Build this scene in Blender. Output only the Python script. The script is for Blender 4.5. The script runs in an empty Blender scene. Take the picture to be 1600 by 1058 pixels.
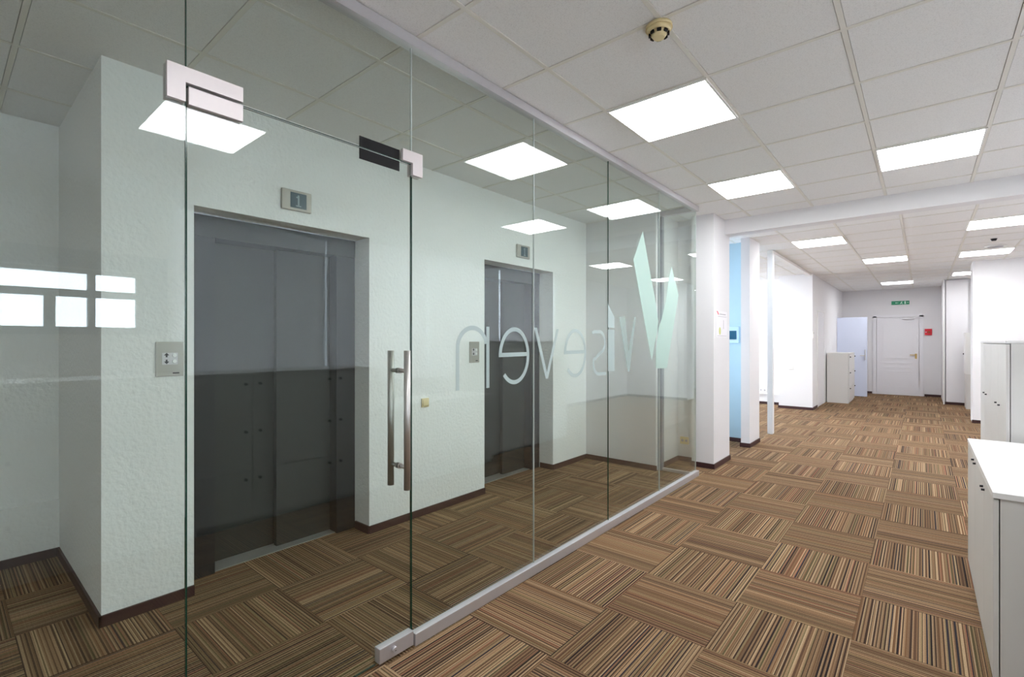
import bpy, bmesh, math
from mathutils import Vector

S = bpy.context.scene
COL = S.collection

# ------------------------------------------------------------------ camera
F_PX, YAW, EYE = 760.3, 0.7006, 1.4
cam_data = bpy.data.cameras.new('camera')
cam_data.sensor_width = 36.0
cam_data.sensor_fit = 'HORIZONTAL'
cam_data.lens = F_PX * 36.0 / 1600.0
cam_data.shift_y = 4.2 / 1600.0
cam_data.clip_start = 0.05
cam = bpy.data.objects.new('camera', cam_data)
cam.location = (0, 0, EYE)
cam.rotation_euler = (math.pi / 2, 0, YAW)
COL.objects.link(cam)
S.camera = cam

# ------------------------------------------------------------------ world (daylight behind the windows), exposure
W = bpy.data.worlds.new('daylight'); S.world = W
W.use_nodes = True
bg = W.node_tree.nodes['Background']
bg.inputs['Color'].default_value = (0.84, 0.91, 1.0, 1)
bg.inputs['Strength'].default_value = 10.0
S.view_settings.view_transform = 'Standard'
S.view_settings.look = 'None'
S.view_settings.gamma = 1.0
S.view_settings.exposure = 0.69
S.cycles.max_bounces = 12
S.cycles.diffuse_bounces = 7
S.cycles.glossy_bounces = 5
S.cycles.transmission_bounces = 8
S.cycles.transparent_max_bounces = 24
S.cycles.sample_clamp_indirect = 6.0

LAMP = 15.0           # strength of the ceiling diffusers

# ------------------------------------------------------------------ materials
def srgb(c):
    return tuple(((v / 12.92) if v <= 0.04045 else ((v + 0.055) / 1.055) ** 2.4) for v in [x / 255.0 for x in c])

MATS = {}
def new_mat(name):
    m = bpy.data.materials.new(name); m.use_nodes = True
    MATS[name] = m
    nt = m.node_tree
    return m, nt, nt.nodes, nt.links, nt.nodes['Principled BSDF']

def simple(name, rgb, rough=0.5, metal=0.0, noise=0.0, nscale=30.0, bump=0.0, bscale=200.0, spec=0.5, bdist=0.002):
    m, nt, N, L, P = new_mat(name)
    c = srgb(rgb)
    P.inputs['Base Color'].default_value = (*c, 1)
    P.inputs['Roughness'].default_value = rough
    P.inputs['Metallic'].default_value = metal
    P.inputs['Specular IOR Level'].default_value = spec
    tc = N.new('ShaderNodeTexCoord')
    if noise > 0:
        n = N.new('ShaderNodeTexNoise'); n.inputs['Scale'].default_value = nscale; n.inputs['Detail'].default_value = 4
        L.new(tc.outputs['Object'], n.inputs['Vector'])
        mx = N.new('ShaderNodeMix'); mx.data_type = 'RGBA'
        mx.inputs[6].default_value = (*[v * (1 - noise) for v in c], 1)
        mx.inputs[7].default_value = (*[min(1, v * (1 + noise)) for v in c], 1)
        L.new(n.outputs['Fac'], mx.inputs[0]); L.new(mx.outputs[2], P.inputs['Base Color'])
    if bump > 0:
        n2 = N.new('ShaderNodeTexNoise'); n2.inputs['Scale'].default_value = bscale; n2.inputs['Detail'].default_value = 3
        L.new(tc.outputs['Object'], n2.inputs['Vector'])
        b = N.new('ShaderNodeBump'); b.inputs['Strength'].default_value = bump; b.inputs['Distance'].default_value = bdist
        L.new(n2.outputs['Fac'], b.inputs['Height']); L.new(b.outputs['Normal'], P.inputs['Normal'])
    return m

WALL = simple('painted_white_wall', (229, 228, 230), 0.75, noise=0.012, nscale=3, bump=0.15, bscale=90)
PLASTER = simple('rough_white_plaster', (246, 247, 247), 0.8, noise=0.015, nscale=5, bump=0.9, bscale=42, bdist=0.006)
BLUE = simple('pale_blue_wall', (172, 202, 218), 0.7, noise=0.01)  # one even pale blue on the recess walls
SKIRT = simple('dark_brown_skirting', (62, 36, 38), 0.45, noise=0.1, nscale=12)
METALW = simple('satin_aluminium', (205, 203, 206), 0.38, metal=0.55, noise=0.02, nscale=80)
PATCHM = simple('pale_satin_metal', (214, 206, 206), 0.42, metal=0.35, noise=0.02, nscale=60)
STEEL = simple('brushed_steel', (196, 194, 190), 0.42, metal=0.95, noise=0.05, nscale=120)
STEELP = simple('call_plate_steel', (176, 172, 165), 0.42, metal=0.6, noise=0.04, nscale=90)
LIFT = simple('grey_lift_enamel', (43, 47, 46), 0.62, spec=0.3, metal=0.0, noise=0.05, nscale=4)
LIFTF = simple('grey_lift_frame', (30, 33, 37), 0.55, spec=0.35, metal=0.1, noise=0.05, nscale=5)
SILL = simple('lift_sill_aluminium', (190, 190, 188), 0.35, metal=0.6)
BLACK = simple('black_plastic', (8, 8, 11), 0.5, spec=0.25)
DARKGAP = simple('dark_gap', (38, 36, 40), 0.7)
CREAM = simple('cream_plastic', (226, 208, 160), 0.45, noise=0.03, nscale=25)
WPLAST = simple('white_plastic', (236, 236, 234), 0.4)
CAB = simple('light_grey_cabinet', (218, 217, 214), 0.42, noise=0.01, nscale=6)
CABTOP = simple('white_cabinet_top', (236, 236, 236), 0.35, noise=0.01, nscale=6)
CHROME = simple('small_dark_lock', (60, 58, 62), 0.3, metal=0.8)
DOORW = simple('white_painted_door', (232, 231, 235), 0.45, noise=0.01, nscale=4)
DOORB = simple('pale_bluish_door', (212, 220, 240), 0.45, noise=0.01, nscale=4)
BRASS = simple('brass_handle', (196, 170, 110), 0.3, metal=0.8)
GREEN = simple('exit_green', (20, 140, 98), 0.5)
MINT = simple('pale_mint_mark', (205, 240, 222), 0.5)
RED = simple('alarm_red', (214, 18, 44), 0.4)
PINK = simple('red_mark', (222, 90, 105), 0.5)
GREYMARK = simple('grey_print', (170, 168, 176), 0.6)
YGREEN = simple('yellow_green_mark', (212, 218, 140), 0.6)
PAPER = simple('white_paper', (238, 236, 240), 0.6)
TEAL = simple('dark_teal_window', (22, 84, 116), 0.2, noise=0.15, nscale=18)
SCREEN = simple('blue_grey_display', (62, 88, 100), 0.2, noise=0.08, nscale=40)
SCREENL = simple('display_segments', (150, 170, 176), 0.4)
SEAMG = simple('dark_green_glass_edge', (22, 62, 48), 0.15)
SEAMW = simple('pale_glass_edge', (196, 202, 200), 0.3)
FRAMEW = simple('window_frame_grey', (150, 156, 166), 0.5, noise=0.02)
TBAR = simple('ceiling_t_bar', (230, 228, 221), 0.55)

def make_tile_ceiling():
    m, nt, N, L, P = new_mat('mineral_ceiling_tile')
    P.inputs['Roughness'].default_value = 0.85
    tc = N.new('ShaderNodeTexCoord')
    n = N.new('ShaderNodeTexNoise'); n.inputs['Scale'].default_value = 260; n.inputs['Detail'].default_value = 3
    L.new(tc.outputs['Object'], n.inputs['Vector'])
    cr = N.new('ShaderNodeValToRGB')
    cr.color_ramp.elements[0].position = 0.30; cr.color_ramp.elements[0].color = (*srgb((222, 222, 222)), 1)
    cr.color_ramp.elements[1].position = 0.5; cr.color_ramp.elements[1].color = (*srgb((240, 240, 240)), 1)
    L.new(n.outputs['Fac'], cr.inputs[0]); L.new(cr.outputs[0], P.inputs['Base Color'])
    b = N.new('ShaderNodeBump'); b.inputs['Strength'].default_value = 0.2; b.inputs['Distance'].default_value = 0.001
    L.new(n.outputs['Fac'], b.inputs['Height']); L.new(b.outputs['Normal'], P.inputs['Normal'])
    return m
TILE = make_tile_ceiling()

def make_emit():
    m, nt, N, L, P = new_mat('lit_diffuser')
    N.remove(P)
    e = N.new('ShaderNodeEmission'); e.inputs['Color'].default_value = (0.975, 0.985, 1.0, 1); e.inputs['Strength'].default_value = LAMP
    L.new(e.outputs[0], N['Material Output'].inputs['Surface'])
    return m
EMIT = make_emit()

def make_glass(name, tint):
    m, nt, N, L, P = new_mat(name)
    N.remove(P)
    geo = N.new('ShaderNodeNewGeometry')
    ior = N.new('ShaderNodeMix'); ior.data_type = 'FLOAT'
    ior.inputs[2].default_value = 1.50; ior.inputs[3].default_value = 1 / 1.50
    L.new(geo.outputs['Backfacing'], ior.inputs[0])
    fr = N.new('ShaderNodeFresnel'); L.new(ior.outputs[0], fr.inputs['IOR'])
    tr = N.new('ShaderNodeBsdfTransparent'); tr.inputs['Color'].default_value = (*tint, 1)
    gl = N.new('ShaderNodeBsdfGlossy'); gl.inputs['Roughness'].default_value = 0.0
    gl.inputs['Color'].default_value = (0.95, 0.98, 1.0, 1)
    mx = N.new('ShaderNodeMixShader')
    L.new(fr.outputs[0], mx.inputs[0]); L.new(tr.outputs[0], mx.inputs[1]); L.new(gl.outputs[0], mx.inputs[2])
    L.new(mx.outputs[0], N['Material Output'].inputs['Surface'])
    return m
GLASS = make_glass('green_tinted_glass', (0.942, 0.972, 0.952))
PANE = make_glass('clear_window_glass', (0.97, 0.98, 0.98))

def make_film(name, rgb, opacity):
    m, nt, N, L, P = new_mat(name)
    N.remove(P)
    c = srgb(rgb)
    d = N.new('ShaderNodeBsdfDiffuse'); d.inputs['Color'].default_value = (*c, 1)
    t = N.new('ShaderNodeBsdfTranslucent'); t.inputs['Color'].default_value = (*c, 1)
    a = N.new('ShaderNodeMixShader'); a.inputs[0].default_value = 0.5
    L.new(d.outputs[0], a.inputs[1]); L.new(t.outputs[0], a.inputs[2])
    tp = N.new('ShaderNodeBsdfTransparent')
    mx = N.new('ShaderNodeMixShader'); mx.inputs[0].default_value = opacity
    L.new(tp.outputs[0], mx.inputs[1]); L.new(a.outputs[0], mx.inputs[2])
    L.new(mx.outputs[0], N['Material Output'].inputs['Surface'])
    return m
def make_blind():
    m, nt, N, L, P = new_mat('roller_blind_fabric')
    N.remove(P)
    d = N.new('ShaderNodeBsdfDiffuse'); d.inputs['Color'].default_value = (0.70, 0.71, 0.73, 1)
    t = N.new('ShaderNodeBsdfTranslucent'); t.inputs['Color'].default_value = (0.235, 0.228, 0.222, 1)
    a = N.new('ShaderNodeAddShader')
    L.new(d.outputs[0], a.inputs[0]); L.new(t.outputs[0], a.inputs[1])
    L.new(a.outputs[0], N['Material Output'].inputs['Surface'])
    return m
BLIND = make_blind()
FILM = make_film('frosted_letter_film', (218, 230, 230), 0.82)
FILML = make_film('thin_letter_film', (206, 222, 220), 0.5)
FILMG = make_film('frosted_emblem_film', (222, 242, 236), 0.74)

def make_carpet():
    m, nt, N, L, P = new_mat('striped_carpet_tiles')
    P.inputs['Roughness'].default_value = 0.95
    P.inputs['Specular IOR Level'].default_value = 0.15
    T = 0.506
    tc = N.new('ShaderNodeTexCoord'); sp = N.new('ShaderNodeSeparateXYZ'); L.new(tc.outputs['Object'], sp.inputs[0])
    def M(op, a, b=None, c=None):
        n = N.new('ShaderNodeMath'); n.operation = op
        for i, v in enumerate((a, b, c)):
            if v is None: continue
            if isinstance(v, (int, float)): n.inputs[i].default_value = v
            else: L.new(v, n.inputs[i])
        return n.outputs[0]
    u = M('DIVIDE', M('ADD', sp.outputs['X'], 0.254), T)
    v = M('DIVIDE', M('SUBTRACT', sp.outputs['Y'], 0.244), T)
    i = M('FLOOR', u); j = M('FLOOR', v)
    fu = M('SUBTRACT', u, i); fv = M('SUBTRACT', v, j)
    par = M('FLOORED_MODULO', M('ADD', i, j), 2.0)      # 1: stripes run along Y and vary with X
    def lerp(a, b): return M('ADD', M('MULTIPLY', a, par), M('MULTIPLY', b, M('SUBTRACT', 1.0, par)))
    c = lerp(fu, fv)                                   # across the yarns
    l = lerp(fv, fu)                                   # along the yarns
    NC = 34.0                                          # one dark and a few light yarns per cell
    k = M('FLOOR', M('MULTIPLY', c, NC)); fk = M('FRACT', M('MULTIPLY', c, NC))
    def wnoise(a_, off):
        cv = N.new('ShaderNodeCombineXYZ'); L.new(a_, cv.inputs[0]); L.new(M('ADD', i, off), cv.inputs[1]); L.new(j, cv.inputs[2])
        wn = N.new('ShaderNodeTexWhiteNoise'); wn.noise_dimensions = '3D'; L.new(cv.outputs[0], wn.inputs['Vector']); return wn.outputs['Value']
    def ramp(fac, stops):
        cr = N.new('ShaderNodeValToRGB'); cr.color_ramp.interpolation = 'CONSTANT'; els = cr.color_ramp.elements
        els[0].position, els[0].color = stops[0][0], (*srgb(stops[0][1]), 1)
        els[1].position, els[1].color = stops[1][0], (*srgb(stops[1][1]), 1)
        for p_, col in stops[2:]:
            e = els.new(p_); e.color = (*srgb(col), 1)
        L.new(fac, cr.inputs[0]); return cr.outputs[0]
    light = ramp(wnoise(M('FLOOR', M('MULTIPLY', c, NC * 3)), 0.5), [(0.0, (166, 136, 104)), (0.25, (148, 118, 88)), (0.47, (188, 160, 126)), (0.62, (128, 100, 74)), (0.82, (148, 128, 94)), (0.93, (156, 108, 84))])
    dark = ramp(wnoise(k, 11.5), [(0.0, (70, 52, 42)), (0.3, (98, 72, 54)), (0.5, (48, 38, 36)), (0.68, (118, 86, 60)), (0.82, (52, 48, 54)), (0.9, (96, 86, 58))])
    isd = M('LESS_THAN', fk, M('ADD', 0.14, M('MULTIPLY', wnoise(k, 23.5), 0.46)))
    mixc = N.new('ShaderNodeMix'); mixc.data_type = 'RGBA'
    L.new(isd, mixc.inputs[0]); L.new(light, mixc.inputs[6]); L.new(dark, mixc.inputs[7])
    band = M('ADD', 0.60, M('MULTIPLY', wnoise(M('FLOOR', M('MULTIPLY', c, 11.0)), 37.5), 0.34))
    # fibre speckle
    ns = N.new('ShaderNodeTexNoise'); ns.inputs['Scale'].default_value = 170; ns.inputs['Detail'].default_value = 2
    L.new(tc.outputs['Object'], ns.inputs['Vector'])
    sp2 = M('ADD', 0.62, M('MULTIPLY', ns.outputs['Fac'], 0.76))
    # tile joint
    e1 = M('MINIMUM', M('MINIMUM', fu, M('SUBTRACT', 1.0, fu)), M('MINIMUM', fv, M('SUBTRACT', 1.0, fv)))
    joint = M('ADD', 0.7, M('MULTIPLY', M('GREATER_THAN', e1, 0.003), 0.3))
    f = M('MULTIPLY', M('MULTIPLY', band, sp2), joint)
    sheen = N.new('ShaderNodeMix'); sheen.data_type = 'RGBA'; sheen.inputs[7].default_value = (*srgb((130, 100, 72)), 1)
    L.new(M('SUBTRACT', 0.2, M('MULTIPLY', par, 0.2)), sheen.inputs[0]); L.new(mixc.outputs[2], sheen.inputs[6])  # X-running tiles blended towards brown: pile sheen put into the colour
    mx = N.new('ShaderNodeVectorMath'); mx.operation = 'SCALE'
    L.new(sheen.outputs[2], mx.inputs[0]); L.new(f, mx.inputs['Scale'])
    L.new(mx.outputs[0], P.inputs['Base Color'])
    b = N.new('ShaderNodeBump'); b.inputs['Strength'].default_value = 0.5; b.inputs['Distance'].default_value = 0.002
    L.new(ns.outputs['Fac'], b.inputs['Height']); L.new(b.outputs['Normal'], P.inputs['Normal'])
    return m
CARPET = make_carpet()

# ------------------------------------------------------------------ mesh helpers
def box(bm, x0, x1, y0, y1, z0, z1, bev=0.0):
    x0, x1 = min(x0, x1), max(x0, x1); y0, y1 = min(y0, y1), max(y0, y1); z0, z1 = min(z0, z1), max(z0, z1)
    vs = [bm.verts.new(p) for p in ((x0, y0, z0), (x1, y0, z0), (x1, y1, z0), (x0, y1, z0), (x0, y0, z1), (x1, y0, z1), (x1, y1, z1), (x0, y1, z1))]
    fs = [bm.faces.new([vs[i] for i in f]) for f in ((0, 3, 2, 1), (4, 5, 6, 7), (0, 1, 5, 4), (1, 2, 6, 5), (2, 3, 7, 6), (3, 0, 4, 7))]
    if bev > 0:
        es = set(e for f in fs for e in f.edges)
        bmesh.ops.bevel(bm, geom=list(es), offset=bev, segments=2, affect='EDGES', profile=0.6)
    return bm

def B(*boxes, bev=0.0):
    bm = bmesh.new()
    for b in boxes:
        box(bm, *b[:6], bev=(b[6] if len(b) > 6 else bev))
    return bm

def cyl(bm, p0, p1, r0, r1=None, seg=24):
    r1 = r0 if r1 is None else r1
    p0, p1 = Vector(p0), Vector(p1); d = (p1 - p0).normalized()
    a = d.orthogonal().normalized(); b = d.cross(a)
    lo, hi = [], []
    for k in range(seg):
        t = 2 * math.pi * k / seg; q = a * math.cos(t) + b * math.sin(t)
        lo.append(bm.verts.new(p0 + q * r0)); hi.append(bm.verts.new(p1 + q * r1))
    for k in range(seg):
        f = bm.faces.new((lo[k], lo[(k + 1) % seg], hi[(k + 1) % seg], hi[k])); f.smooth = True
    bm.faces.new(lo[::-1]); bm.faces.new(hi)
    return bm

def prism(bm, pts, axis, a0, a1):
    """extrude a closed 2-D outline; axis 'x': pts are (y,z); 'y': (x,z); 'z': (x,y)"""
    def P3(p, t):
        return {'x': (t, p[0], p[1]), 'y': (p[0], t, p[1]), 'z': (p[0], p[1], t)}[axis]
    lo = [bm.verts.new(P3(p, a0)) for p in pts]; hi = [bm.verts.new(P3(p, a1)) for p in pts]
    n = len(pts)
    bm.faces.new(lo[::-1]); bm.faces.new(hi)
    for k in range(n):
        bm.faces.new((lo[k], lo[(k + 1) % n], hi[(k + 1) % n], hi[k]))
    bmesh.ops.recalc_face_normals(bm, faces=bm.faces[:])
    return bm

def ribbon(bm, pts, w, x0, x1):
    """a stroke of width w along a polyline in the (y,z) plane, x0..x1 thick"""
    L_, R_ = [], []
    n = len(pts)
    for k in range(n):
        a = Vector(pts[max(0, k - 1)]); b = Vector(pts[min(n - 1, k + 1)])
        d = (b - a).normalized(); nn = Vector((-d.y, d.x)) * (w / 2)
        p = Vector(pts[k]); L_.append(p + nn); R_.append(p - nn)
    f0 = [[bm.verts.new((x, q.x, q.y)) for q in row] for x in (x0, x1) for row in (L_, R_)]
    a, b, c, d = f0
    for k in range(n - 1):
        bm.faces.new((a[k], a[k + 1], b[k + 1], b[k])); bm.faces.new((c[k], d[k], d[k + 1], c[k + 1]))
        bm.faces.new((a[k], c[k], c[k + 1], a[k + 1])); bm.faces.new((b[k], b[k + 1], d[k + 1], d[k]))
    bm.faces.new((a[0], b[0], d[0], c[0])); bm.faces.new((a[-1], c[-1], d[-1], b[-1]))
    bmesh.ops.recalc_face_normals(bm, faces=bm.faces[:])
    return bm

def wpos(o):
    v = Vector((0, 0, 0))
    while o is not None:
        v += o.location; o = o.parent
    return v

def obj(name, bm, mat, parent=None, label=None):
    """meshes are given in room coordinates; a child is shifted into its parent's frame"""
    if parent is not None:
        bmesh.ops.translate(bm, verts=bm.verts, vec=-wpos(parent))
    me = bpy.data.meshes.new(name); bm.to_mesh(me); bm.free()
    me.materials.append(mat)
    o = bpy.data.objects.new(name, me); COL.objects.link(o)
    if parent is not None: o.parent = parent
    if label: o['label'] = label
    return o

def thing(name, label, cat, loc, group=None):
    o = bpy.data.objects.new(name, None); COL.objects.link(o)
    o.empty_display_size = 0.1
    o.location = loc; o['label'] = label; o['category'] = cat
    if group: o['group'] = group
    return o

def tag(o, label, cat, group=None):
    o['label'] = label; o['category'] = cat
    if group: o['group'] = group
    return o

def struct(name, bm, mat, label=None):
    o = obj(name, bm, mat); o['kind'] = 'structure'
    if label: o['label'] = label
    return o

def dup(root, loc, label, group=None):
    r = root.copy(); COL.objects.link(r); r.location = loc; r['label'] = label
    if group: r['group'] = group
    for ch in list(root.children):
        c = ch.copy(); COL.objects.link(c); c.parent = r
        for g in list(ch.children):
            d = g.copy(); COL.objects.link(d); d.parent = c
    return r

HT, HF = 2.80, 2.765
EW = -3.075                      # face of the lift wall
GX0, GX1 = -1.805, -1.795        # glass partition
SK = 0.055                       # skirting height

# ------------------------------------------------------------------ structure
struct('floor', B((-6.3, 2.5, -3.2, 16.6, -0.1, 0.0)), CARPET)

def tbars(xs, ys, xa, xb, ya, yb, z, w=0.022):
    bm = bmesh.new()
    for x in xs: box(bm, x - w / 2, x + w / 2, ya, yb, z - 0.001, z + 0.014)
    for y in ys: box(bm, xa, xb, y - w / 2, y + w / 2, z - 0.0005, z + 0.014)
    return bm
def tiles(xs, ys, xa, xb, ya, yb, z, zs, w=0.022, g=0.0022):
    bm = bmesh.new(); h = w / 2 + g
    X_ = [xa - h] + [x for x in xs if xa < x < xb] + [xb + h]; Y_ = [ya - h] + [y for y in ys if ya < y < yb] + [yb + h]
    for x0, x1 in zip(X_, X_[1:]):
        for y0, y1 in zip(Y_, Y_[1:]):
            if x1 - x0 > 2.2 * h and y1 - y0 > 2.2 * h: box(bm, x0 + h, x1 - h, y0 + h, y1 - h, z + .002, z + .016)
    box(bm, xa - zs, xb + zs, ya - .1, yb + .1, z + .018, z + .1)
    return bm
xs = [-0.27 + 0.602 * k for k in range(-6, 5)]
ys = [0.245 + 0.597 * k for k in range(-5, 10)]
struct('trim_1', tbars(xs, ys, -4.32, 2.2, -2.6, 5.9, HT), TBAR)
xf = [-0.785 + 0.605 * k for k in range(-8, 5)]
yf = [7.56 + 0.605 * k for k in range(-2, 15)]
struct('ceiling', tiles(xs, ys, -4.32, 2.2, -2.6, 5.95, HT, .2), TILE)
struct('ceiling', tiles([-0.785 + 0.605 * k for k in range(-8, 5)], [7.56 + 0.605 * k for k in range(-2, 15)], -5.98, 2.2, 6.06, 16.2, HF, .2), TILE)
struct('trim_2', tbars(xf, yf, -5.9, 2.2, 6.12, 16.2, HF), TBAR)

# lift lobby wall with two lift openings, its left side is the corner of the recess
E1 = (0.922, 2.036); E2 = (3.254, 4.339); EZ = 2.152
struct('wall_left', B((-3.7, EW, 0.525, E1[0], 0, HT + 0.01), (-3.7, EW, E1[0], E1[1], EZ, HT + 0.01), (-3.7, EW, E1[1], E2[0], 0, HT + 0.01),
                      (-3.7, EW, E2[0], E2[1], EZ, HT + 0.01), (-3.7, EW, E2[1], 5.02, 0, HT + 0.01), (-4.5, -3.7, 0.525, 0.8, 0, HT + 0.01), (-3.8, -3.7, 0.8, 5.75, 0, HT + 0.01)), PLASTER)
struct('wall_lobby_back', B((-4.5, -4.34, -2.7, 0.525, 0, HT + 0.01), (-4.34, -4.315, -2.6, 0.525, 0.0, 0.365)), PLASTER)
struct('wall_lobby_end', B((-3.7, -2.2, 5.02, 5.75, 0, HT + 0.01)), WALL)
struct('wall_lobby_recess', B((-2.2, -1.985, 5.64, 5.75, 0, HT + 0.01)), WALL)
struct('wall_rear', B((-4.5, 2.4, -2.8, -2.6, 0, HT + 0.01)), WALL)
struct('wall_column', B((-1.985, -1.745, 5.49, 6.06, 0, HT + 0.01)), WALL)
struct('wall_beam', B((-1.745, 2.2, 5.89, 6.06, 2.634, HT + 0.01), (-6.0, -1.985, 5.89, 6.0, 2.634, HT + 0.01)), WALL)
struct('wall_blue_recess', B((-3.4, -1.844, 7.2, 7.4, 0, HF + 0.01), (-3.5, -3.4, 5.75, 6.0, 0, HF + 0.01), (-3.5, -3.4, 7.1, 7.4, 0, HF + 0.01), (-3.5, -3.4, 6.0, 7.1, 0, 0.8), (-3.5, -3.4, 6.0, 7.1, 2.5, HF + 0.01)), BLUE)
struct('wall_pier', B((-1.842, -1.735, 6.9, 7.4, 0, HF + 0.01)), WALL)
struct('wall_side_room_front', B((-6.2, -3.5, 7.2, 7.4, 0, HF + 0.01)), WALL)
# side room, its window and pier
struct('wall_side_room_left', B((-6.2, -6.0, 7.4, 8.0, 0, HF + 0.01), (-6.2, -6.0, 11.5, 12.1, 0, HF + 0.01), (-6.2, -6.0, 8.0, 11.5, 0, 0.85), (-6.2, -6.0, 8.0, 11.5, 2.6, HF + 0.01)), WALL)
struct('wall_side_room_back', B((-6.2, -2.31, 11.95, 12.1, 0, HF + 0.01)), WALL)
struct('wall_far_pier', B((-2.31, -1.70, 11.45, 12.1, 0, HF + 0.01)), WALL)
struct('wall_far_left', B((-1.9, -1.70, 12.1, 16.2, 0, HF + 0.01)), WALL)
struct('wall_far', B((-1.9, -0.955, 16.2, 16.4, 0, HF + 0.01), (-0.955, -0.04, 16.2, 16.4, 2.045, HF + 0.01), (-0.955, -0.04, 16.3, 16.4, 0, 2.045), (-0.04, 2.4, 16.2, 16.4, 0, HF + 0.01)), WALL)
struct('wall_right', B((2.2, 2.4, -2.6, -1.1, 0, HT + 0.01), (2.2, 2.4, -1.1, 1.33, 0, 1.5), (2.2, 2.4, -1.1, 1.33, 2.05, HT + 0.01), (2.2, 2.4, 1.33, 1.55, 0, HT + 0.01), (2.2, 2.4, 1.55, 8.3, 0, 0.85), (2.2, 2.4, 1.55, 8.3, 2.76, HT + 0.01), (2.2, 2.4, 8.3, 16.2, 0, HT + 0.01)), WALL)
struct('wall_right_column', B((0.66, 2.2, 11.45, 11.95, 0, HF + 0.01)), WALL)
struct('wall_right_closet', B((0.36, 0.385, 14.45, 16.2, 0, HF + 0.01), (0.385, 2.2, 14.6, 14.7, 0, HF + 0.01)), WALL)

# skirting boards
t = 0.012
struct('baseboard_left', B((EW, EW + t, 0.525 - t, E1[0], 0, SK), (-4.315, EW + t, 0.525 - t, 0.525, 0, SK), (EW, EW + t, E1[1], E2[0], 0, SK),
                           (EW - 0.17, EW, E1[1] - t, E1[1], 0, SK), (EW, EW + t, E2[1], 5.02, 0, SK), (EW - 0.17, EW, E2[1] - t, E2[1], 0, SK)), SKIRT)
struct('baseboard_lobby_back', B((-4.315, -4.303, -2.6, 0.513, 0, SK)), SKIRT)
struct('baseboard_lobby_end', B((EW + t, -2.2 + t, 5.02 - t, 5.02, 0, SK), (-2.2, -2.2 + t, 5.11, 5.64, 0, SK), (-2.2 + t, -1.985, 5.64 - t, 5.64, 0, SK)), SKIRT)
struct('baseboard_column', B((-1.985 - t, -1.745 + t, 5.49 - t, 5.49, 0, SK), (-1.745, -1.745 + t, 5.49, 6.06 + t, 0, SK)), SKIRT)
struct('baseboard_blue_recess', B((-3.4, -1.844, 7.2 - t, 7.2, 0, SK)), SKIRT)
struct('baseboard_pier', B((-1.842 - t, -1.735 + t, 6.9 - t, 6.9, 0, SK), (-1.735, -1.735 + t, 6.9, 7.4, 0, SK)), SKIRT)
struct('baseboard_side_room', B((-6.0, -2.31, 11.95 - t, 11.95, 0, SK)), SKIRT)
struct('baseboard_far_pier', B((-2.31 - t, -1.70 + t, 11.45 - t, 11.45, 0, SK), (-1.70, -1.70 + t, 11.45, 12.0, 0, SK)), SKIRT)
struct('baseboard_far', B((-1.70, -1.03, 16.2 - t, 16.2, 0, SK), (0.04, 0.36, 16.2 - t, 16.2, 0, SK)), SKIRT)
struct('baseboard_right_column', B((0.66 - t, 2.2, 11.45 - t, 11.45, 0, SK)), SKIRT)
struct('baseboard_right', B((2.2 - t, 2.2, -2.6, 11.4, 0, SK)), SKIRT)
struct('baseboard_closet', B((0.385, 0.76, 14.438, 14.45, 0, SK)), SKIRT)

# window 1: low ribbon window in the right wall (outside the frame, seen mirrored in the glass)
w1 = struct('window_1', B((2.23, 2.29, -1.1, 1.33, 1.5, 1.53), (2.23, 2.29, -1.1, 1.33, 2.015, 2.05), (2.235, 2.285, -1.1, 1.26, 1.80, 1.865),
                          (2.23, 2.29, 1.26, 1.33, 1.5, 2.05), (2.23, 2.29, 0.90, 0.955, 1.5, 2.05), (2.235, 2.285, 0.61, 0.685, 1.53, 1.80),
                          (2.23, 2.29, -0.1, -0.04, 1.5, 2.05), (2.23, 2.29, -1.1, -1.04, 1.5, 2.05)), FRAMEW)
obj('window_pane', B((2.26, 2.264, -1.04, 1.26, 1.53, 2.015)), PANE, w1)
struct('trim_3', B((2.17, 2.2, -1.25, 1.50, 2.06, 2.22), (2.18, 2.2, 1.33, 1.50, 1.5, 2.06), (2.17, 2.2, -1.25, 1.50, 1.46, 1.5)), FRAMEW)
# window 4: long window with drawn roller blinds, further along the right wall
fb = [(2.30, 2.36, 1.55, 8.3, .85, .91), (2.30, 2.36, 1.55, 8.3, 2.71, 2.76)] + [(2.30, 2.36, y - .03, y + .03, .91, 2.71) for y in (1.58, 3.25, 4.93, 6.6, 8.27)]
w4 = struct('window_4', B(*fb), WPLAST)
obj('window_pane', B((2.33, 2.334, 1.6, 8.25, .91, 2.71)), PANE, w4)
for k in range(4):
    y = 1.57 + 1.68 * k
    obj('roller_blind', B((2.262, 2.2635, y, y + 1.66, .86, 2.75)), BLIND, w4)
# window 2: side room
w2 = struct('window_2', B((-6.12, -6.05, 8.0, 11.5, 0.85, 0.91), (-6.12, -6.05, 8.0, 11.5, 2.54, 2.6), (-6.12, -6.05, 8.0, 8.06, 0.91, 2.54),
                          (-6.12, -6.05, 11.44, 11.5, 0.91, 2.54), (-6.12, -6.05, 9.12, 9.2, 0.91, 2.54), (-6.12, -6.05, 10.3, 10.38, 0.91, 2.54)), WPLAST)
obj('window_pane', B((-6.09, -6.085, 8.06, 11.44, 0.91, 2.54)), PANE, w2)

w3 = struct('added_recess_window', B((-3.48, -3.42, 6.0, 7.1, .8, .86), (-3.48, -3.42, 6.0, 7.1, 2.44, 2.5), (-3.48, -3.42, 6.0, 6.06, .86, 2.44), (-3.48, -3.42, 7.04, 7.1, .86, 2.44), (-3.48, -3.42, 6.52, 6.58, .86, 2.44)), WPLAST)  # added unseen window, sends bluish daylight onto the pier and recess walls
obj('window_pane', B((-3.455, -3.45, 6.06, 7.04, .86, 2.44)), PANE, w3)

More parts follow.
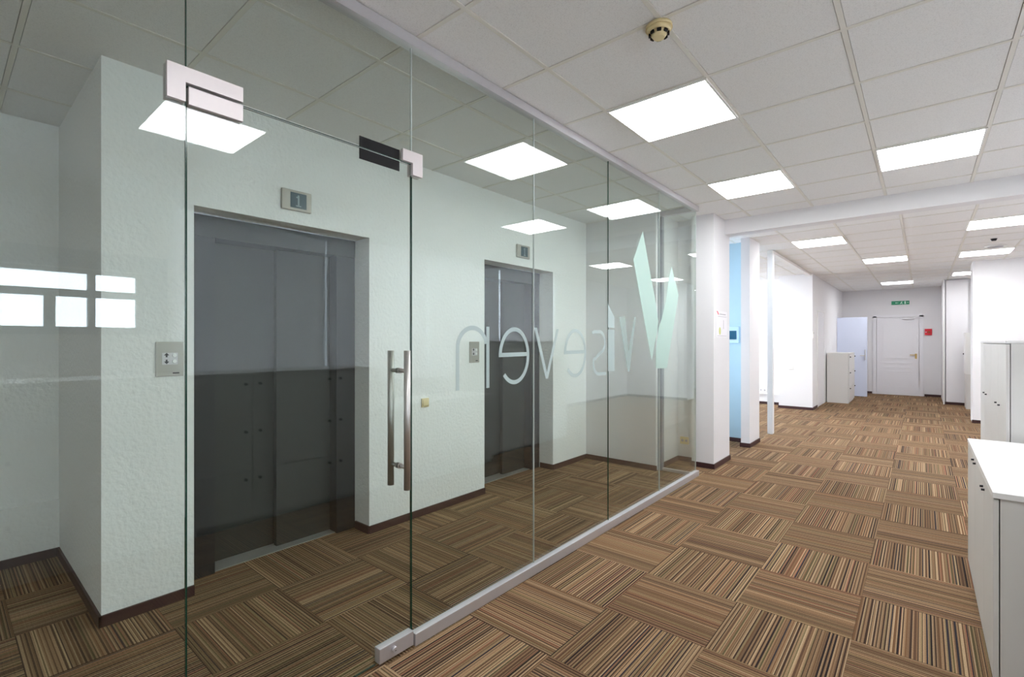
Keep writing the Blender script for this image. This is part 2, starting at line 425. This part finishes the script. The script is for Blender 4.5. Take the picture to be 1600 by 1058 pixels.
# ------------------------------------------------------------------ ceiling lights
def make_light(x, y, z, label, group):
    r = thing('ceiling_light', label, 'ceiling light', (x, y, z), group)
    a, b = 0.285, 0.283
    obj('frame', B((x - a - .012, x + a + .012, y - b - .012, y - b, z - .006, z + .006), (x - a - .012, x + a + .012, y + b, y + b + .012, z - .006, z + .006),
                   (x - a - .012, x - a, y - b, y + b, z - .006, z + .006), (x + a, x + a + .012, y - b, y + b, z - .006, z + .006)), WPLAST, r)
    obj('diffuser', B((x - a, x + a, y - b, y + b, z - .004, z + .004)), EMIT, r)
    return r
cx0 = lambda k: -0.27 + 0.602 * (k + .5)
cy0 = lambda k: 0.245 + 0.597 * (k + .5)
GN = 'square lit panels in the near ceiling'
GF = 'square lit panels in the ceiling beyond the beam'
L0 = make_light(cx0(-2), cy0(4), HT - .003, 'lit square ceiling panel nearest the smoke detector, largest in the picture', GN)
dup(L0, (cx0(-2), cy0(7), HT - .003), 'lit square ceiling panel behind the largest one, left of the two before the beam', GN)
dup(L0, (cx0(0), cy0(7), HT - .003), 'lit square ceiling panel right of the two standing side by side before the beam', GN)
dup(L0, (cx0(0), cy0(1), HT - .003), 'lit square ceiling panel above the camera, mirrored beside the glass door hinge plate', GN)
dup(L0, (cx0(0), cy0(-3), HT - .003), 'added lit ceiling panel, out of view behind the camera', GN)  # added lamp out of view, lights the hall from behind
fz = HF - .003
dup(L0, (-1.085, 7.86, fz), 'lit ceiling panel just beyond the beam near the white post, leftmost there', GF)
dup(L0, (-0.475, 10.25, fz), 'lit ceiling panel in mid hall, second of the row leading to the far door', GF)
dup(L0, (-0.45, 14.45, fz), 'small lit ceiling panel above the green exit sign', GF)
dup(L0, (0.70, 7.86, fz), 'lit ceiling panel just beyond the beam at the right edge of the picture', GF)
dup(L0, (0.74, 10.40, fz), 'lit ceiling panel beside the round ceiling speaker', GF)
dup(L0, (0.76, 13.30, fz), 'far lit ceiling panel partly hidden by the right wall column', GF)
dup(L0, (-3.0, 8.9, fz), 'added lit ceiling panel, unseen in the side room near its front wall', 'added unseen panels in the side room')  # this and the next: unseen lamps added to brighten the side room
dup(L0, (-3.0, 10.7, fz), 'added lit ceiling panel, unseen in the side room near its back wall', 'added unseen panels in the side room')

# smoke detector
sx, sy = -0.893, 2.07
sd = thing('smoke_detector', 'round cream smoke detector on the ceiling grid above the hall', 'smoke detector', (sx, sy, HT))
bm = bmesh.new(); cyl(bm, (sx, sy, HT - .002), (sx, sy, HT - .016), .056, .058, 40); obj('base', bm, CREAM, sd)
bm = bmesh.new(); cyl(bm, (sx, sy, HT - .016), (sx, sy, HT - .034), .052, .047, 40); cyl(bm, (sx, sy, HT - .034), (sx, sy, HT - .056), .040, .024, 40); obj('head', bm, CREAM, sd)
for k in range(8):
    a0 = 2 * math.pi * k / 8 + .2; bm = bmesh.new()
    pts = []
    for q in range(5):
        a = a0 + q * .11; pts.append((sx + .0445 * math.cos(a), sy + .0445 * math.sin(a)))
    for q in range(4, -1, -1):
        a = a0 + q * .11; pts.append((sx + .036 * math.cos(a), sy + .036 * math.sin(a)))
    prism(bm, pts, 'z', HT - .045, HT - .034); obj('vent', bm, BLACK, sd)
# round speaker and small sensor
bm = bmesh.new(); cyl(bm, (.80, 9.8, HF - .001), (.80, 9.8, HF - .012), .115, .105, 40)
sp = thing('ceiling_speaker', 'round white ceiling speaker beside the lit panel at far right', 'speaker', (.80, 9.8, HF))
obj('rim', bm, WPLAST, sp)
bm = bmesh.new(); cyl(bm, (.80, 9.8, HF - .0125), (.80, 9.8, HF - .015), .085, .083, 32); obj('grille', bm, GREYMARK, sp)
bm = bmesh.new(); cyl(bm, (.728, 9.09, HF - .001), (.728, 9.09, HF - .03), .035, .022, 24)
tag(obj('ceiling_sensor', bm, CHROME), 'tiny dark sensor on the ceiling in front of the round speaker', 'sensor')

# ------------------------------------------------------------------ glass partition
SE = [-2.24, -1.32, -0.40, 0.516, 1.414, 2.337, 3.25, 4.177, 5.09]
RZ = 0.058
part = thing('glass_partition', 'frameless green-tinted glass partition with aluminium rails beside the lift lobby', 'glass partition', (-1.8, 3.2, 0))
obj('top_rail', B((-1.825, -1.775, -2.6, 5.115, 2.748, 2.797), (-2.199, -1.825, 5.065, 5.115, 2.749, 2.797)), METALW, part)
obj('bottom_rail', B((-1.811, -1.773, 1.418, 5.118, 0.001, RZ, .003)), METALW, part)
obj('bottom_rail', B((-1.825, -1.773, -2.6, 0.512, 0.001, RZ, .003)), METALW, part)
obj('bottom_rail', B((-2.149, -1.812, 5.072, 5.108, 0.001, 0.03, .002)), METALW, part)
obj('wall_profile', B((-2.199, -2.150, 5.065, 5.115, 0.0, 2.748)), simple('grey_profile', (150, 156, 166), .4, metal=.3), part)
panes = {}
for a, b, z0 in ((SE[0], SE[1], .03), (SE[1], SE[2], .03), (SE[2], SE[3], .03), (SE[3], SE[4], 2.213), (SE[4], SE[5], .03), (SE[5], SE[6], .03), (SE[6], SE[7], .03), (SE[7], SE[8], .03)):
    g = obj('glass_pane', B((GX0, GX1, a + .0015, b - .0015, z0, 2.76)), GLASS, part)
    panes[a] = g
obj('glass_pane', B((-2.149, GX0 - .001, 5.085, 5.095, .02, 2.76)), GLASS, part)
# polished edges at the butt joints
for y, z0, m in ((SE[1], .06, SEAMG), (SE[2], .06, SEAMG), (SE[3], .06, SEAMG), (SE[5], .06, SEAMW), (SE[6], .06, SEAMG), (SE[7], .06, SEAMW)):
    obj('pane_joint', B((GX0 + .0005, GX1 - .0005, y - .0014, y + .0014, z0, 2.748)), m, part)
obj('pane_joint', B((GX0, GX1 - .001, SE[4] - .0035, SE[4] + .001, 2.27, 2.748)), SEAMW, part)
obj('pane_joint', B((GX0 + .0005, GX1 - .0005, SE[4] - .0012, SE[4] + .0014, .06, 2.155)), SEAMG, part)
obj('pane_joint', B((GX0 + .0005, GX1 - .0005, SE[8] - .001, SE[8] + .0006, .06, 2.748)), SEAMW, part)
obj('pane_joint', B((GX0 + .0005, GX1 - .0005, SE[3] + .002, SE[4] - .004, 2.2125, 2.2145)), SEAMG, part)
# hinge patch on the transom (L-shaped) and corner patch at the lock side
for x0, x1 in ((-1.7945, -1.779), (-1.821, -1.8055)):
    bm = bmesh.new(); prism(bm, [(.461, 2.158), (.511, 2.158), (.511, 2.219), (.681, 2.219), (.681, 2.268), (.461, 2.268)], 'x', x0, x1)
    obj('hinge_patch', bm, PATCHM, part)
    bm = bmesh.new(); prism(bm, [(1.352, 2.214), (1.408, 2.214), (1.408, 2.16), (1.464, 2.16), (1.464, 2.266), (1.352, 2.266)], 'x', x0, x1)
    obj('corner_patch', bm, PATCHM, part)
obj('magnet_plate', B((-1.7948, -1.7915, 1.140, 1.342, 2.2145, 2.257)), BLACK, part, 'black lock plate above the glass door')

# frosted letters on the hall side of the glass, they read mirrored from the hall
FX0, FX1 = -1.7947, -1.7937
def Tz(y, z): return z + 0.0037 + 0.0047 * y
def Ty(y): return y * (1.0056 + 0.0030 * y)
def K(pts): return [(y * .9935, 1.4 + (z - 1.4) * .9935) for y, z in pts]
def tr(pts): return K([(Ty(y), Tz(y, z)) for y, z in pts])
def letter(strokes, pane, name='letter', mat=FILM, w=.0235):
    bm = bmesh.new()
    for s in strokes: ribbon(bm, tr(s), w, FX0, FX1)
    return obj(name, bm, mat, panes[pane])
def arc(cy, cz, ry, rz, a0, a1, n=40):
    return [(cy + ry * math.cos(math.radians(a0 + (a1 - a0) * k / n)), cz + rz * math.sin(math.radians(a0 + (a1 - a0) * k / n))) for k in range(n + 1)]
# n
letter([[(1.694, 1.137), (1.694, 1.35)] + arc(1.80, 1.352, .106, .106, 180, 12, 30)], SE[4])
letter([[(1.916, 1.133), (1.916, 1.466)]], SE[4])
# e, v, e
def e_letter(oy, pane):
    c = (2.139 + oy, 1.302)
    ring = arc(c[0], c[1], .123, .153, 178, -137, 70)
    letter([ring, [(2.004 + oy, 1.309), (2.26 + oy, 1.309)]], pane)
e_letter(0.0, SE[4]); e_letter(.634, SE[5])
bm = bmesh.new()
prism(bm, tr([(2.322, 1.468), (2.349, 1.468), (2.450, 1.19), (2.554, 1.463), (2.578, 1.463), (2.462, 1.150), (2.438, 1.150)]), 'x', FX0, FX1); obj('letter', bm, FILM, panes[SE[5]])
# s
letter([[(2.99, 1.44), (3.02, 1.452)] + arc(3.085, 1.372, .082, .08, 100, -50, 20) + [(3.075, 1.283), (3.03, 1.255)] + arc(3.085, 1.222, .082, .08, 155, 262, 18) + [(3.12, 1.142), (3.185, 1.140)]], SE[5])
# i with its slanted dot, and w
bm = bmesh.new()
prism(bm, K([(3.262, 1.175), (3.36, 1.17), (3.36, 1.488), (3.262, 1.488)]), 'x', FX0, FX1); obj('letter', bm, FILM, panes[SE[6]])
bm = bmesh.new()
prism(bm, K([(3.262, 1.505), (3.36, 1.50), (3.36, 1.585), (3.262, 1.675)]), 'x', FX0, FX1); obj('letter', bm, FILM, panes[SE[6]])
bm = bmesh.new()
prism(bm, K([(3.432, 1.592), (3.535, 1.596), (3.594, 1.32), (3.70, 1.60), (3.728, 1.60), (3.610, 1.154), (3.583, 1.155)]), 'x', FX0, FX1); obj('letter', bm, FILML, panes[SE[6]])
# the tall two-stroke emblem
bm = bmesh.new()
prism(bm, K([(3.856, 2.329), (3.682, 2.068), (3.817, 1.739), (3.918, 1.498), (4.034, 1.225), (4.09, 1.37), (4.150, 1.50), (4.172, 1.58), (4.100, 1.78), (4.024, 1.942), (3.936, 2.144)][::-1]), 'x', FX0, FX1)
obj('emblem_stroke', bm, FILMG, panes[SE[6]])
bm = bmesh.new()
prism(bm, K([(4.474, 2.101), (4.644, 1.848), (4.362, 1.15), (4.120, 1.158), (4.120, 1.30), (4.178, 1.517), (4.246, 1.604), (4.334, 1.76), (4.405, 1.979)][::-1]), 'x', FX0, FX1)
obj('emblem_stroke', bm, FILMG, panes[SE[7]])

# ------------------------------------------------------------------ glass door
dr = thing('glass_door', 'closed frameless glass door with long steel bar handle in the partition', 'glass door', (-1.8, .516, 0))
obj('glass_pane', B((GX0, GX1, .5195, 1.4095, .010, 2.209)), GLASS, dr)
obj('pane_edge', B((GX0 + .0004, GX1 - .0004, 1.4097, 1.4110, .06, 2.16)), SEAMG, dr)
obj('pane_edge', B((GX0 + .0004, GX1 - .0004, .5178, .5192, .02, 2.15)), SEAMG, dr)
obj('pane_edge', B((GX0 + .0004, GX1 - .0004, .52, 1.35, 2.2092, 2.2108)), SEAMW, dr)
obj('pane_edge', B((GX0 + .0004, GX1 - .0004, .52, 1.22, .008, .0098)), SEAMG, dr)
for x0, x1 in ((-1.7945, -1.779), (-1.821, -1.8055)):
    obj('hinge_plate', B((x0, x1, .519, .681, 2.152, 2.2085, .001)), PATCHM, dr)
obj('magnet_plate', B((-1.7948, -1.7915, 1.140, 1.342, 2.162, 2.2065)), BLACK, dr, 'black lock plate at the top of the door')
lp = obj('lock_plate', B((-1.812, -1.774, 1.226, 1.408, .014, .079, .003)), METALW, dr)
bm = bmesh.new(); cyl(bm, (-1.7745, 1.298, .05), (-1.759, 1.298, .05), .013, .012, 24); obj('lock_cylinder', bm, METALW, lp)
obj('keyhole', B((-1.7592, -1.7586, 1.294, 1.302, .047, .0495)), BLACK, lp)
for x, zt in ((-1.74, 1.358), (-1.86, 1.357)):
    bm = bmesh.new(); cyl(bm, (x, 1.345, .743), (x, 1.345, zt), .0145, None, 32)
    h = obj('handle', bm, STEEL, dr)
    for z in (.841, 1.268):
        s = 1 if x > -1.8 else -1
        bm = bmesh.new(); cyl(bm, (-1.8 + s * .0055, 1.345, z), (x - s * .010, 1.345, z), .009, None, 20)
        cyl(bm, (-1.8 + s * .0055, 1.345, z), (-1.8 + s * .012, 1.345, z), .013, None, 20)
        obj('standoff', bm, STEEL, h)

# ------------------------------------------------------------------ lifts
def lift(oy, label):
    y0, y1 = E1[0] + oy, E1[1] + oy
    if oy > 0: y0, y1 = E2[0], E2[1]
    jl, jr, sm = y0 + .166, y1 - .151, y0 + .574
    r = thing('elevator', label, 'elevator', (EW - .2, (y0 + y1) / 2, 0), 'lifts in the lobby')
    FX = EW - .185
    obj('header', B((FX - .16, FX + .004, y0 + .002, y1 - .002, 2.022, EZ - .002)), LIFT, r)
    obj('jamb', B((FX - .16, FX, y0 + .002, jl, 0.001, 2.021)), LIFTF, r)
    obj('jamb', B((FX - .16, FX, jr, y1 - .002, 0.001, 2.021)), LIFTF, r)
    obj('door_panel', B((FX - .19, FX - .165, jl - .05, sm + .06, .006, 2.06)), LIFT, r)
    obj('door_panel', B((FX - .135, FX - .095, sm, jr - .001, .006, 2.02)), LIFT, r)
    obj('sill', B((FX - .16, FX - .02, jl + .001, jr - .001, .0005, .006)), SILL, r)
    return r
lift(0, 'grey steel elevator with sliding doors nearest the camera, behind the glass door')
lift(2.3, 'grey steel elevator with sliding doors farther along, behind the frosted letters')

def indicator(y0, y1, z0, z1, label, dotted):
    r = thing('floor_indicator', label, 'floor indicator', (EW, (y0 + y1) / 2, z0), 'floor indicators above the lifts')
    obj('case', B((EW + .001, EW + .022, y0, y1, z0, z1, .006)), STEELP, r)
    yc, zc = (y0 + y1) / 2 + .008, (z0 + z1) / 2
    d = obj('display', B((EW + .0225, EW + .025, yc - .052, yc + .052, zc - .048, zc + .048)), SCREEN, r)
    x0, x1 = EW + .0254, EW + .0262
    bm = bmesh.new()
    if dotted:
        for k in range(6): box(bm, x0, x1, yc - .005, yc + .006, zc - .036 + k * .013, zc - .028 + k * .013)
        box(bm, x0, x1, yc - .014, yc - .006, zc + .018, zc + .026)
        box(bm, x0, x1, yc - .015, yc + .016, zc - .040, zc - .034)
    else:
        box(bm, x0, x1, yc - .006, yc + .004, zc - .030, zc + .034)
        box(bm, x0, x1, yc - .016, yc - .006, zc + .016, zc + .024)
        box(bm, x0, x1, yc - .018, yc + .016, zc - .038, zc - .031)
    obj('digit', bm, SCREENL, d)
indicator(1.396, 1.588, 2.233, 2.362, 'grey floor indicator with blue display above the nearest elevator', False)
indicator(3.705, 3.905, 2.232, 2.362, 'grey floor indicator with dotted figure above the farther elevator', True)

def call_plate(y0, y1, z0, z1, label):
    r = thing('call_panel', label, 'elevator call panel', (EW, (y0 + y1) / 2, z0), 'call panels beside the lifts')
    obj('plate', B((EW + .001, EW + .008, y0, y1, z0, z1, .003)), STEELP, r)
    w = y1 - y0; h = z1 - z0
    ya, yb = y0 + .22 * w, y0 + .62 * w
    ins = obj('inlay', B((EW + .0082, EW + .0095, ya, y0 + .78 * w, z0 + .34 * h, z0 + .68 * h)), METALW, r)
    xm0, xm1 = EW + .0097, EW + .0102
    yc = y0 + .38 * w
    for zc, s in ((z0 + .605 * h, 1), (z0 + .43 * h, -1)):
        bm = bmesh.new()
        prism(bm, [(yc - .012, zc), (yc + .012, zc), (yc, zc + s * .014)], 'x', xm0, xm1)
        box(bm, xm0, xm1, yc - .004, yc + .004, zc - s * .010, zc)
        obj('arrow', bm, BLACK, ins)
        bm = bmesh.new(); cyl(bm, (EW + .0097, y0 + .66 * w, zc), (EW + .014, y0 + .66 * w, zc), .0105, .0095, 24); obj('button', bm, WPLAST, r)
    obj('print', B((EW + .0084, EW + .0088, y0 + .60 * w, y0 + .84 * w, z0 + .07 * h, z0 + .11 * h)), CHROME, r)
    return r
call_plate(.744, .871, 1.213, 1.397, 'steel elevator call panel with up and down arrows, left of the nearest elevator')
call_plate(3.056, 3.178, 1.208, 1.396, 'steel elevator call panel framed by the frosted letter, left of the farther elevator')
r = thing('wall_button', 'small cream square button on the lobby wall beside the door handle', 'wall button', (EW, 2.55, .87))
obj('case', B((EW + .001, EW + .012, 2.515, 2.588, .868, .94, .004)), CREAM, r)
obj('rocker', B((EW + .0122, EW + .017, 2.525, 2.578, .878, .93, .003)), CREAM, r)

# ------------------------------------------------------------------ cabinets on the right
def knob(x, y, z, parent, mat=CHROME, r=.0055, d=.012):
    bm = bmesh.new(); cyl(bm, (x, y, z), (x - d, y, z), r, r * .9, 16); return obj('knob', bm, mat, parent)
r = thing('low_cabinet', 'low light grey cabinet with white top, nearest at the right edge', 'cabinet', (.45, 3.47, 0))
obj('body', B((.240, .72, 2.765, 4.178, .001, .765)), CAB, r)
obj('top', B((.217, .74, 2.755, 4.185, .766, .79, .002)), CABTOP, r)
for a, b, ks in ((2.765, 3.148, (3.118,)), (3.152, 3.658, (3.19, 3.605)), (3.662, 4.178, (3.72,))):
    d = obj('door', B((.219, .236, a, b, .03, .760, .0015)), CAB, r)
    for k in ks: knob(.219, k, .715 if k < 3.2 else .742, d)
tg = 'tall light grey cupboards beyond the low cabinet'
def tall(y0, label):
    # each unit is 0.855 m long
    r = thing('tall_cabinet', label, 'cabinet', (.65, y0 + .43, 0), tg)
    obj('body', B((.417, .86, y0 + .001, y0 + .857, .001, 1.385)), CAB, r)
    obj('top', B((.394, .87, y0 + .0005, y0 + .8575, 1.386, 1.404, .002)), CABTOP, r)
    for a, b, k in ((y0 + .001, y0 + .427, y0 + .33), (y0 + .431, y0 + .857, y0 + .51)):
        d = obj('door', B((.396, .413, a, b, .03, 1.380, .0015)), CAB, r)
        knob(.396, k, .972, d)
    return r
tall(4.27, 'tall light grey two-door cupboard directly behind the low cabinet')
tall(5.13, 'tall light grey two-door cupboard farther from the low cabinet')

def drawers(x0, x1, y0, y1, h, label, face, group=None):
    """three-drawer lateral filing cabinet; face: side of the fronts, -1 or +1 in x"""
    r = thing('filing_cabinet', label, 'filing cabinet', ((x0 + x1) / 2, (y0 + y1) / 2, 0), group)
    if face < 0: fx0, fx1, bx0, bx1 = x0, x0 + .018, x0 + .022, x1
    else: fx0, fx1, bx0, bx1 = x1 - .018, x1, x0, x1 - .022
    obj('body', B((bx0, bx1, y0, y1, .001, h - .021)), CAB, r)
    obj('top', B((x0, x1, y0, y1, h - .02, h, .002)), CAB, r)
    hh = (h - .07) / 3
    for k in range(3):
        z = .045 + k * hh
        d = obj('drawer', B((fx0, fx1, y0 + .002, y1 - .002, z + .002, z + hh - .002, .0015)), CAB, r)
        for y in (y0 + .05, y1 - .05):
            bm = bmesh.new(); fx = fx0 if face < 0 else fx1
            cyl(bm, (fx, y, z + hh - .062), (fx + face * .022, y, z + hh - .062), .012, .010, 16); obj('knob', bm, BLACK, d)
    return r
ggr = 'row of filing cabinets beside the camera'
drawers(.335, .79, 2.258, 2.72, 1.16, 'narrow grey filing cabinet at the end of the row by the low cabinet', -1, ggr)
drawers(.335, .79, 1.577, 2.253, 1.16, 'grey three-drawer filing cabinet second from the low cabinet', -1, ggr)
drawers(.335, .79, .895, 1.572, 1.16, 'grey three-drawer filing cabinet third from the low cabinet', -1, ggr)
drawers(.335, .79, .213, .890, 1.16, 'grey three-drawer filing cabinet beside the camera, farthest from the low cabinet', -1, ggr)
drawers(-1.675, -1.245, 13.2, 14.25, 1.13, 'white three-drawer filing cabinet with black knobs before the open far door', 1)

# far right two-tone cupboard and wardrobe front
r = thing('wall_cupboard', 'white two-tone cupboard tucked behind the right wall column', 'cupboard', (.9, 13.8, 0))
obj('base_unit', B((.69, 1.2, 13.7, 14.2, .001, .72)), CAB, r)
obj('upper_unit', B((.68, 1.2, 13.69, 14.2, .722, 1.575)), WPLAST, r)
r = thing('wardrobe_door', 'tall white built-in closet door with small black knob right of the far door', 'closet door', (.56, 14.44, 0))
obj('panel', B((.40, .76, 14.43, 14.449, .06, 2.74)), DOORW, r)
bm = bmesh.new(); cyl(bm, (.69, 14.43, 1.124), (.69, 14.40, 1.124), .018, .016, 16); obj('knob', bm, BLACK, r)
struct('trim_4', B((.352, .372, 14.42, 14.45, 0, 2.12)), WPLAST)

# ------------------------------------------------------------------ far doors
fd = struct('door_1', B((-.955, -.04, 16.17, 16.2, .0, .03)), DOORW)
fd['label'] = 'closed white panelled door at the far end of the hall'
obj('frame', B((-1.01, -.935, 16.16, 16.2, .0, 2.06), (-.06, .02, 16.16, 16.2, .0, 2.06), (-1.01, .02, 16.16, 16.2, 2.025, 2.09)), DOORW, fd)
lf = obj('door_leaf', B((-.928, -.067, 16.178, 16.215, .035, 2.02)), DOORW, fd)
def pan(x0, x1, z0, z1):
    y = 16.178; w = .022
    return B((x0, x1, y - .008, y, z0, z0 + w), (x0, x1, y - .008, y, z1 - w, z1), (x0, x0 + w, y - .008, y, z0 + w, z1 - w), (x1 - w, x1, y - .008, y, z0 + w, z1 - w))
obj('panel_moulding', pan(-.81, -.185, .95, 1.91), DOORW, lf)
obj('panel_moulding', pan(-.81, -.185, .70, .84), DOORW, lf)
obj('panel_moulding', pan(-.81, -.185, .20, .62), DOORW, lf)
obj('door_handle', B((-.245, -.118, 16.125, 16.14, 1.035, 1.055), (-.135, -.115, 16.14, 16.178, 1.03, 1.06), (-.145, -.105, 16.172, 16.178, .95, 1.08)), BRASS, lf)
obj('door_closer', B((-.40, -.165, 16.12, 16.177, 1.965, 2.01), (-.30, -.02, 16.105, 16.119, 2.012, 2.022)), METALW, fd)
od = struct('door_2', B((-1.70, -1.69, 14.95, 15.02, 0, 2.03), (-1.70, -1.69, 15.02, 15.72, 1.99, 2.05), (-1.70, -1.69, 15.72, 15.79, 0, 2.05)), DOORW)
od['label'] = 'open pale bluish door on the far left wall behind the filing cabinet'
lf2 = obj('door_leaf', B((-1.685, -1.056, 15.03, 15.07, .012, 2.005)), DOORB, od)
obj('door_handle', B((-1.10, -1.088, 15.0, 15.03, .93, 1.19), (-1.20, -1.09, 14.985, 15.0, 1.03, 1.048)), STEEL, lf2)
sdoor = struct('door_3', B((-1.70, -1.688, 12.04, 12.06, 0.0, 2.06), (-1.70, -1.688, 12.06, 12.92, 2.04, 2.06), (-1.70, -1.688, 12.9, 12.92, 0.0, 2.04)), WPLAST)
sdoor['label'] = 'white flush door in the left wall just behind the pier'
obj('door_leaf', B((-1.70, -1.692, 12.065, 12.895, .01, 2.035)), DOORW, sdoor)

# exit sign: running figure between arrows
r = thing('exit_sign', 'small green exit sign above the far door', 'sign', (-.44, 16.19, 2.35))
pl = obj('plate', B((-.62, -.255, 16.18, 16.198, 2.352, 2.447)), GREEN, r)
y0, y1 = 16.176, 16.179
bm = bmesh.new(); prism(bm, [(-.543, 2.3995), (-.520, 2.383), (-.520, 2.395), (-.480, 2.395), (-.480, 2.404), (-.520, 2.404), (-.520, 2.416)], 'y', y0, y1); obj('arrow', bm, MINT, pl)
bm = bmesh.new(); prism(bm, [(-.425, 2.418), (-.413, 2.420), (-.414, 2.436), (-.398, 2.436), (-.400, 2.421), (-.405, 2.392), (-.388, 2.366), (-.400, 2.362), (-.418, 2.388), (-.432, 2.366), (-.448, 2.372), (-.428, 2.396)], 'y', y0, y1); obj('running_figure', bm, MINT, pl)
obj('doorway_mark', B((-.355, -.325, y0, y1, 2.365, 2.435)), MINT, pl)
obj('dash_mark', B((-.300, -.275, y0, y1, 2.395, 2.410)), MINT, pl)
r = thing('fire_alarm', 'small red fire alarm box on the far wall right of the door', 'fire alarm', (.115, 16.19, 1.55))
obj('case', B((.046, .184, 16.165, 16.199, 1.552, 1.712, .004)), RED, r)
bm = bmesh.new(); cyl(bm, (.125, 16.164, 1.63), (.125, 16.158, 1.63), .026, None, 20); obj('button', bm, simple('alarm_button', (150, 70, 30), .5), r)
obj('print', B((.058, .082, 16.163, 16.1645, 1.62, 1.64)), PAPER, r)

# ------------------------------------------------------------------ small wall items
X = -1.745
r = thing('notice_sheet', 'white notice sheet with red and green marks on the column side', 'notice', (X, 5.75, 1.45))
obj('sheet', B((X + .001, X + .004, 5.56, 5.955, 1.445, 1.738)), PAPER, r)
bm = bmesh.new(); prism(bm, [(5.575, 1.735), (5.615, 1.735), (5.66, 1.700), (5.63, 1.695)], 'x', X + .0042, X + .005); obj('logo', bm, PINK, r)
obj('print', B((X + .0042, X + .005, 5.68, 5.90, 1.700, 1.709), (X + .0042, X + .005, 5.62, 5.93, 1.676, 1.680), (X + .0042, X + .005, 5.82, 5.828, 1.54, 1.64),
               (X + .0042, X + .005, 5.60, 5.94, 1.458, 1.462)), GREYMARK, r)
bm = bmesh.new(); prism(bm, arc(5.69, 1.515, .035, .043, 0, 360, 20)[:-1], 'x', X + .0042, X + .005); obj('seal', bm, YGREEN, r)
r = thing('breaker_box', 'white breaker box with dark teal window on the pale blue wall', 'breaker box', (-2.03, 7.2, 1.4))
obj('case', B((-2.15, -1.94, 7.155, 7.199, 1.375, 1.60, .004)), simple('pale_blue_case', (190, 220, 234), .5), r)
obj('window', B((-2.13, -1.968, 7.151, 7.1545, 1.425, 1.545)), TEAL, r)
r = thing('light_switch', 'small white round-cornered switch on the bright pier of the side room', 'switch', (-2.08, 11.44, .82))
obj('plate', B((-2.125, -2.035, 11.438, 11.449, .815, .89, .004)), WPLAST, r)
obj('rocker', B((-2.105, -2.055, 11.430, 11.4375, .825, .88, .002)), WPLAST, r)
r = thing('power_sockets', 'row of white power sockets low on the side room back wall', 'power socket', (-2.7, 11.94, .3))
for k in range(3):
    x = -2.80 + k * .075; s = obj('socket', B((x, x + .07, 11.936, 11.949, .27, .345, .003)), WPLAST, r)
    bm = bmesh.new(); cyl(bm, (x + .035, 11.9355, .308), (x + .035, 11.934, .308), .018, None, 16); obj('opening', bm, GREYMARK, s)
struct('trim_5', B((-6.0, -2.32, 11.92, 11.949, .215, .245)), WPLAST)
r = thing('thermostat', 'tiny grey wall controller on the side of the far pier', 'controller', (-1.70, 11.5, 1.47))
obj('case', B((-1.698, -1.688, 11.46, 11.52, 1.46, 1.60, .002)), WPLAST, r)
obj('screen', B((-1.6878, -1.686, 11.475, 11.505, 1.55, 1.585)), CHROME, r)
r = thing('power_socket', 'white double wall socket low on the wall behind the glass corner', 'power socket', (-2.15, 5.63, .2))
obj('plate', B((-2.17, -2.07, 5.628, 5.639, .20, .285, .003)), CREAM, r)
for x in (-2.142, -2.098):
    bm = bmesh.new(); cyl(bm, (x, 5.6275, .243), (x, 5.626, .243), .015, None, 16); obj('opening', bm, GREYMARK, r)

# thin white post and header of the side room opening
tag(obj('white_post', B((-1.79, -1.716, 8.1, 8.19, .006, HF - .041, .002), (-1.783, -1.723, 8.107, 8.183, .0005, .006)), WALL),
    'slim free-standing white post at the side room opening', 'post')
struct('trim_6', B((-1.79, -1.716, 8.1, 11.45, HF - .04, HF)), WPLAST)
